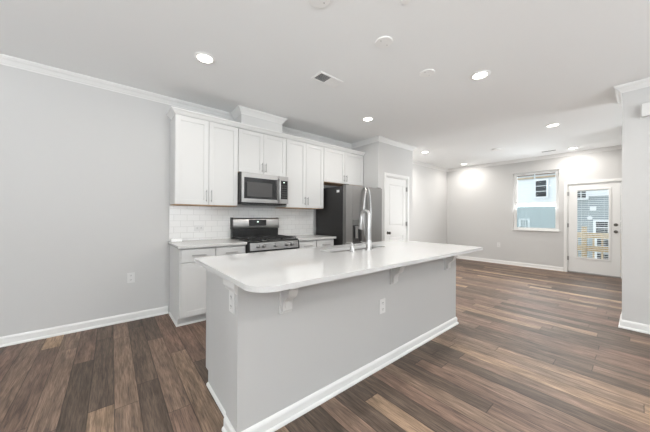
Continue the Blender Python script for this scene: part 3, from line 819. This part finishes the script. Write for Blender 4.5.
# ------------------------------------------------------------------ ceiling fittings
def downlight(x, y, label, power=1.0):
    t = thing('recessed_light', label, 'ceiling light', (x, y, H), 'recessed ceiling downlights')
    b = BM(); lathe(b, [(.066, -.0005), (.094, -.0005), (.095, -.004), (.090, -.007), (.070, -.009), (.066, -.006), (.066, -.0005)], (x, y, H), n=40); obj('trim_ring', b, m_plate, t, smooth=True)
    b = BM(); lathe(b, [(0, -.002), (.066, -.002), (.066, -.006), (0, -.007)], (x, y, H), n=40); obj('lens', b, m_lens, t, smooth=True, label='glowing warm white lens')
    l = bpy.data.lights.new('downlight_lamp', 'AREA'); l.shape = 'DISK'; l.size = .13; l.energy = LAMP_W * power; l.color = (1.0, .965, .92)
    lo = bpy.data.objects.new('lamp', l); lo.parent = t; lo.location = (0, 0, -.012); COL.objects.link(lo)
for x, y, lb, pw in ((.676, 2.622, 'glowing recessed downlight in front of the leftmost upper cabinet', 0.5),
                 (3.02, 2.644, 'glowing recessed downlight near refrigerator and pantry corner', 0.8),
                 (2.986, 1.068, 'large glowing recessed downlight near the top centre right of the ceiling', 1.9),
                 (5.497, .887, 'glowing recessed downlight mid-room, between the near one and the exterior door one', 3.4),
                 (5.557, 3.136, 'glowing recessed downlight just beyond the pantry wall', 2.8),
                 (7.634, 3.132, 'glowing recessed downlight at the far left corner of the room', 1.2),
                 (7.631, .905, 'glowing recessed downlight closest to the exterior door', 1.2),
                 (.676, 1.068, 'recessed downlight over the near end of the island', 1.3),
                 (.676, -1.2, 'added unseen downlight behind the camera, left one', 1.2), (2.986, -1.2, 'added unseen downlight behind the camera, right one', 1.2)):  # this pair is added out of view for extra light
    downlight(x, y, lb, pw)
def disc(name, label, cat, x, y, r, h, group=None):
    t = thing(name, label, cat, (x, y, H), group)
    b = BM(); lathe(b, [(0, -.0005), (r, -.0005), (r, -h * .5), (r * .94, -h), (r * .3, -h * 1.15), (0, -h * 1.15)], (x, y, H), n=40); obj('cover', b, m_plate, t, smooth=True)
    for s in (-1, 1): obj('screw', cyl(BM(), (x + s * r * .55, y, H - h * 1.35), (x + s * r * .55, y, H - h * 1.0), .004, n=10), m_nickel, t)
    return t
G = 'blank ceiling cover plates over the island'
disc('cover_plate', 'round white blank ceiling plate cut by top edge of picture', 'cover plate', 1.095, 1.400, .075, .008, G)
disc('cover_plate', 'round white blank ceiling plate in the middle of the row above the island', 'cover plate', 1.794, 1.393, .075, .008, G)
disc('cover_plate', 'round white blank ceiling plate farthest from camera, above island far end', 'cover plate', 2.524, 1.405, .075, .008, G)
t = thing('smoke_detector', 'flat white round smoke detector on ceiling before the far window', 'smoke detector', (6.484, 1.995, H))
b = BM(); lathe(b, [(0, -.0005), (.085, -.0005), (.085, -.016), (.074, -.028), (.03, -.032), (0, -.032)], (6.484, 1.995, H), n=36); obj('housing', b, m_plate, t, smooth=True)
b = BM(); lathe(b, [(0, -.0315), (.012, -.0315), (.010, -.036), (0, -.036)], (6.484, 1.995, H), n=16); obj('test_button', b, m_plate, t, smooth=True)
t = thing('sprinkler_cap', 'tiny round white sprinkler cap at top edge of ceiling', 'sprinkler cap', (1.562, 1.026, H))
b = BM(); lathe(b, [(0, -.0005), (.032, -.0005), (.030, -.006), (0, -.008)], (1.562, 1.026, H), n=28); obj('cap', b, m_plate, t, smooth=True)

def ceiling_vent(label, x0, x1, y0, y1, split):
    t = thing('ceiling_vent', label, 'vent', ((x0 + x1) / 2, (y0 + y1) / 2, H))
    fr = .022 if split else .004; b = BM(); zt, zb = H - .0005, (H - .008 if split else H - .0022)
    bx(b, x0, x1, y0, y0 + fr, zb, zt, .002); bx(b, x0, x1, y1 - fr, y1, zb, zt, .002)
    bx(b, x0, x0 + fr, y0 + fr, y1 - fr, zb, zt, .002); bx(b, x1 - fr, x1, y0 + fr, y1 - fr, zb, zt, .002)
    xm = (x0 + x1) / 2
    if split: bx(b, xm - .004, xm + .004, y0 + fr, y1 - fr, zb, zt)
    obj('frame', b, m_plate, t)
    obj('backing', bx(BM(), x0 + .006, x1 - .006, y0 + .006, y1 - .006, H - (.0018 if split else .0030), H - .0006), m_grille if split else m_slot, t)
    b = BM()
    if split:
        n = 9
        for k in range(n):      # left bank leans away, right bank leans towards the viewer
            xa = x0 + fr + (xm - x0 - fr - .006) * k / n; prism(b, [(xa, H - .0075), (xa + .0015, H - .0075), (xa + .0045, H - .002), (xa + .003, H - .002)], 'y', y0 + fr, y1 - fr)
            xa = xm + .006 + (x1 - xm - fr - .006) * k / n; prism(b, [(xa, H - .0022), (xa + .0015, H - .0020), (xa + .0150, H - .0068), (xa + .0135, H - .0078)], 'y', y0 + fr, y1 - fr)
    else:
        bx(b, xm - .001, xm + .001, y0 + fr, y1 - fr, H - .0034, H - .0028)
    obj('louvers', b, m_plate if split else m_grille, t)
ceiling_vent('white rectangular ceiling vent with dark half, before the upper cabinets', 1.655, 1.980, 2.085, 2.257, True)
ceiling_vent('narrow dark slot vent in the ceiling close to the far window', 7.535, 7.600, 1.17, 1.42, False)

# ------------------------------------------------------------------ wall fittings
wall_plate('electrical_outlet', 'white outlet low on the bare wall left of the cabinets', (.181, YK - .0005, .506), (0, -1))
wall_plate('electrical_outlet', 'white outlet low on the far wall left of the window', (XF - .0005, 2.42, .50), (-1, 0))
t = thing('door_chime', 'white box high on the right wall, cut by picture edge', 'door chime', (XR, -.12, 2.335))
obj('cover', bx(BM(), XR - .055, XR - .004, -.225, -.012, 2.338, 2.478, .006), m_cover, t)
obj('mounting_plate', bx(BM(), XR - .0045, XR - .0003, -.232, -.005, 2.332, 2.484, .001), m_cover, t)

# ------------------------------------------------------------------ outside: deck rail and neighbour
t = thing('deck_railing', 'yellow pine deck railing with balusters outside the exterior door', 'railing', (9.6, .6, -.12))
obj('top_rail', bx(BM(), 9.56, 9.64, -1.6, 1.10, .715, .865, .004), m_pine, t)
obj('middle_rail', bx(BM(), 9.58, 9.62, -1.6, 1.10, .38, .51, .004), m_pine, t)
obj('bottom_rail', bx(BM(), 9.58, 9.62, -1.6, 1.10, -.02, .05, .004), m_pine, t)
for y in (.92, -.6): obj('post', bx(BM(), 9.55, 9.65, y - .05, y + .05, -.12, 1.02, .006), m_pine, t)
for k in range(17):
    y = 1.06 - k * .155
    obj('baluster', bx(BM(), 9.60, 9.635, y - .018, y + .018, -.02, .76, .002), m_pine, t)
tag(obj('deck', bx(BM(), XF + .13, 9.75, -1.7, 1.2, -.20, -.12), m_pine), 'pine boarded deck floor outside the exterior door', 'deck')
gp = obj('ground', bx(BM(), XF + .13, 40, -20, 24, -3.1, -3.0), m_ground); gp['kind'] = 'structure'

t = thing('neighbour_house', 'blue-grey sided house with white upper storey seen through the glass', 'house', (14.0, 2, -3.0))
obj('siding_wall', bx(BM(), 14.0, 20, -4.0, 9.0, -3.0, 2.08), m_siding, t)
b = BM(); bx(b, 13.97, 20, -4.0, 9.0, 2.08, 4.6); bx(b, 13.97, 14.2, 1.8, 9.0, 1.72, 2.08)
obj('upper_wall', b, m_wsiding, t, label='white boarded upper storey')
obj('band_board', bx(BM(), 13.94, 13.97, -4.0, 1.8, 2.06, 2.20), m_extwhite, t)
def nwin(y0, y1, z0, z1, xw, cols, rows):
    b = BM(); q = .07
    bx(b, xw - .05, xw, y0 - q, y0, z0 - q, z1 + q); bx(b, xw - .05, xw, y1, y1 + q, z0 - q, z1 + q)
    bx(b, xw - .05, xw, y0, y1, z0 - q, z0); bx(b, xw - .05, xw, y0, y1, z1, z1 + q)
    f = obj('window', b, m_extwhite, t)
    obj('pane', bx(BM(), xw - .02, xw - .001, y0, y1, z0, z1), m_extwin, f)
    b = BM()
    for i in range(1, cols): yy = y0 + (y1 - y0) * i / cols; bx(b, xw - .035, xw - .02, yy - .012, yy + .012, z0, z1)
    for i in range(1, rows): zz = z0 + (z1 - z0) * i / rows; bx(b, xw - .036, xw - .019, y0, y1, zz - .012, zz + .012)
    obj('muntins', b, m_extwhite, f)
nwin(1.29, 1.56, 2.00, 2.36, 13.94, 2, 2)
nwin(.40, 1.03, .66, 1.10, 14.0, 2, 2)
nwin(.40, 1.00, -.30, .46, 14.0, 4, 3)
nwin(2.45, 2.80, 2.13, 2.80, 13.94, 1, 3)
nwin(3.08, 3.33, .79, 1.13, 14.0, 3, 3)
for y0, y1 in ((2.88, 3.46), (2.18, 2.81)):
    b = BM(); bx(b, 13.90, 13.97, y0, y1, 3.06, 3.15); obj('eave_board', b, m_brown, t)
    b = BM(); bx(b, 13.90, 13.97, y0, y1, 2.92, 2.98); obj('eave_board', b, m_tan, t)
obj('roof', bx(BM(), 13.7, 20.5, -4.3, 9.3, 4.6, 4.8), m_dark, t)
b = BM(); bx(b, 13.95, 14.0, 1.02, 1.19, 1.51, 1.67, .01); obj('dryer_vent', b, m_extwhite, t)
b = BM(); cyl(b, (13.94, 1.19, 1.24), (14.0, 1.19, 1.24), .07); obj('round_vent', b, m_extwhite, t)
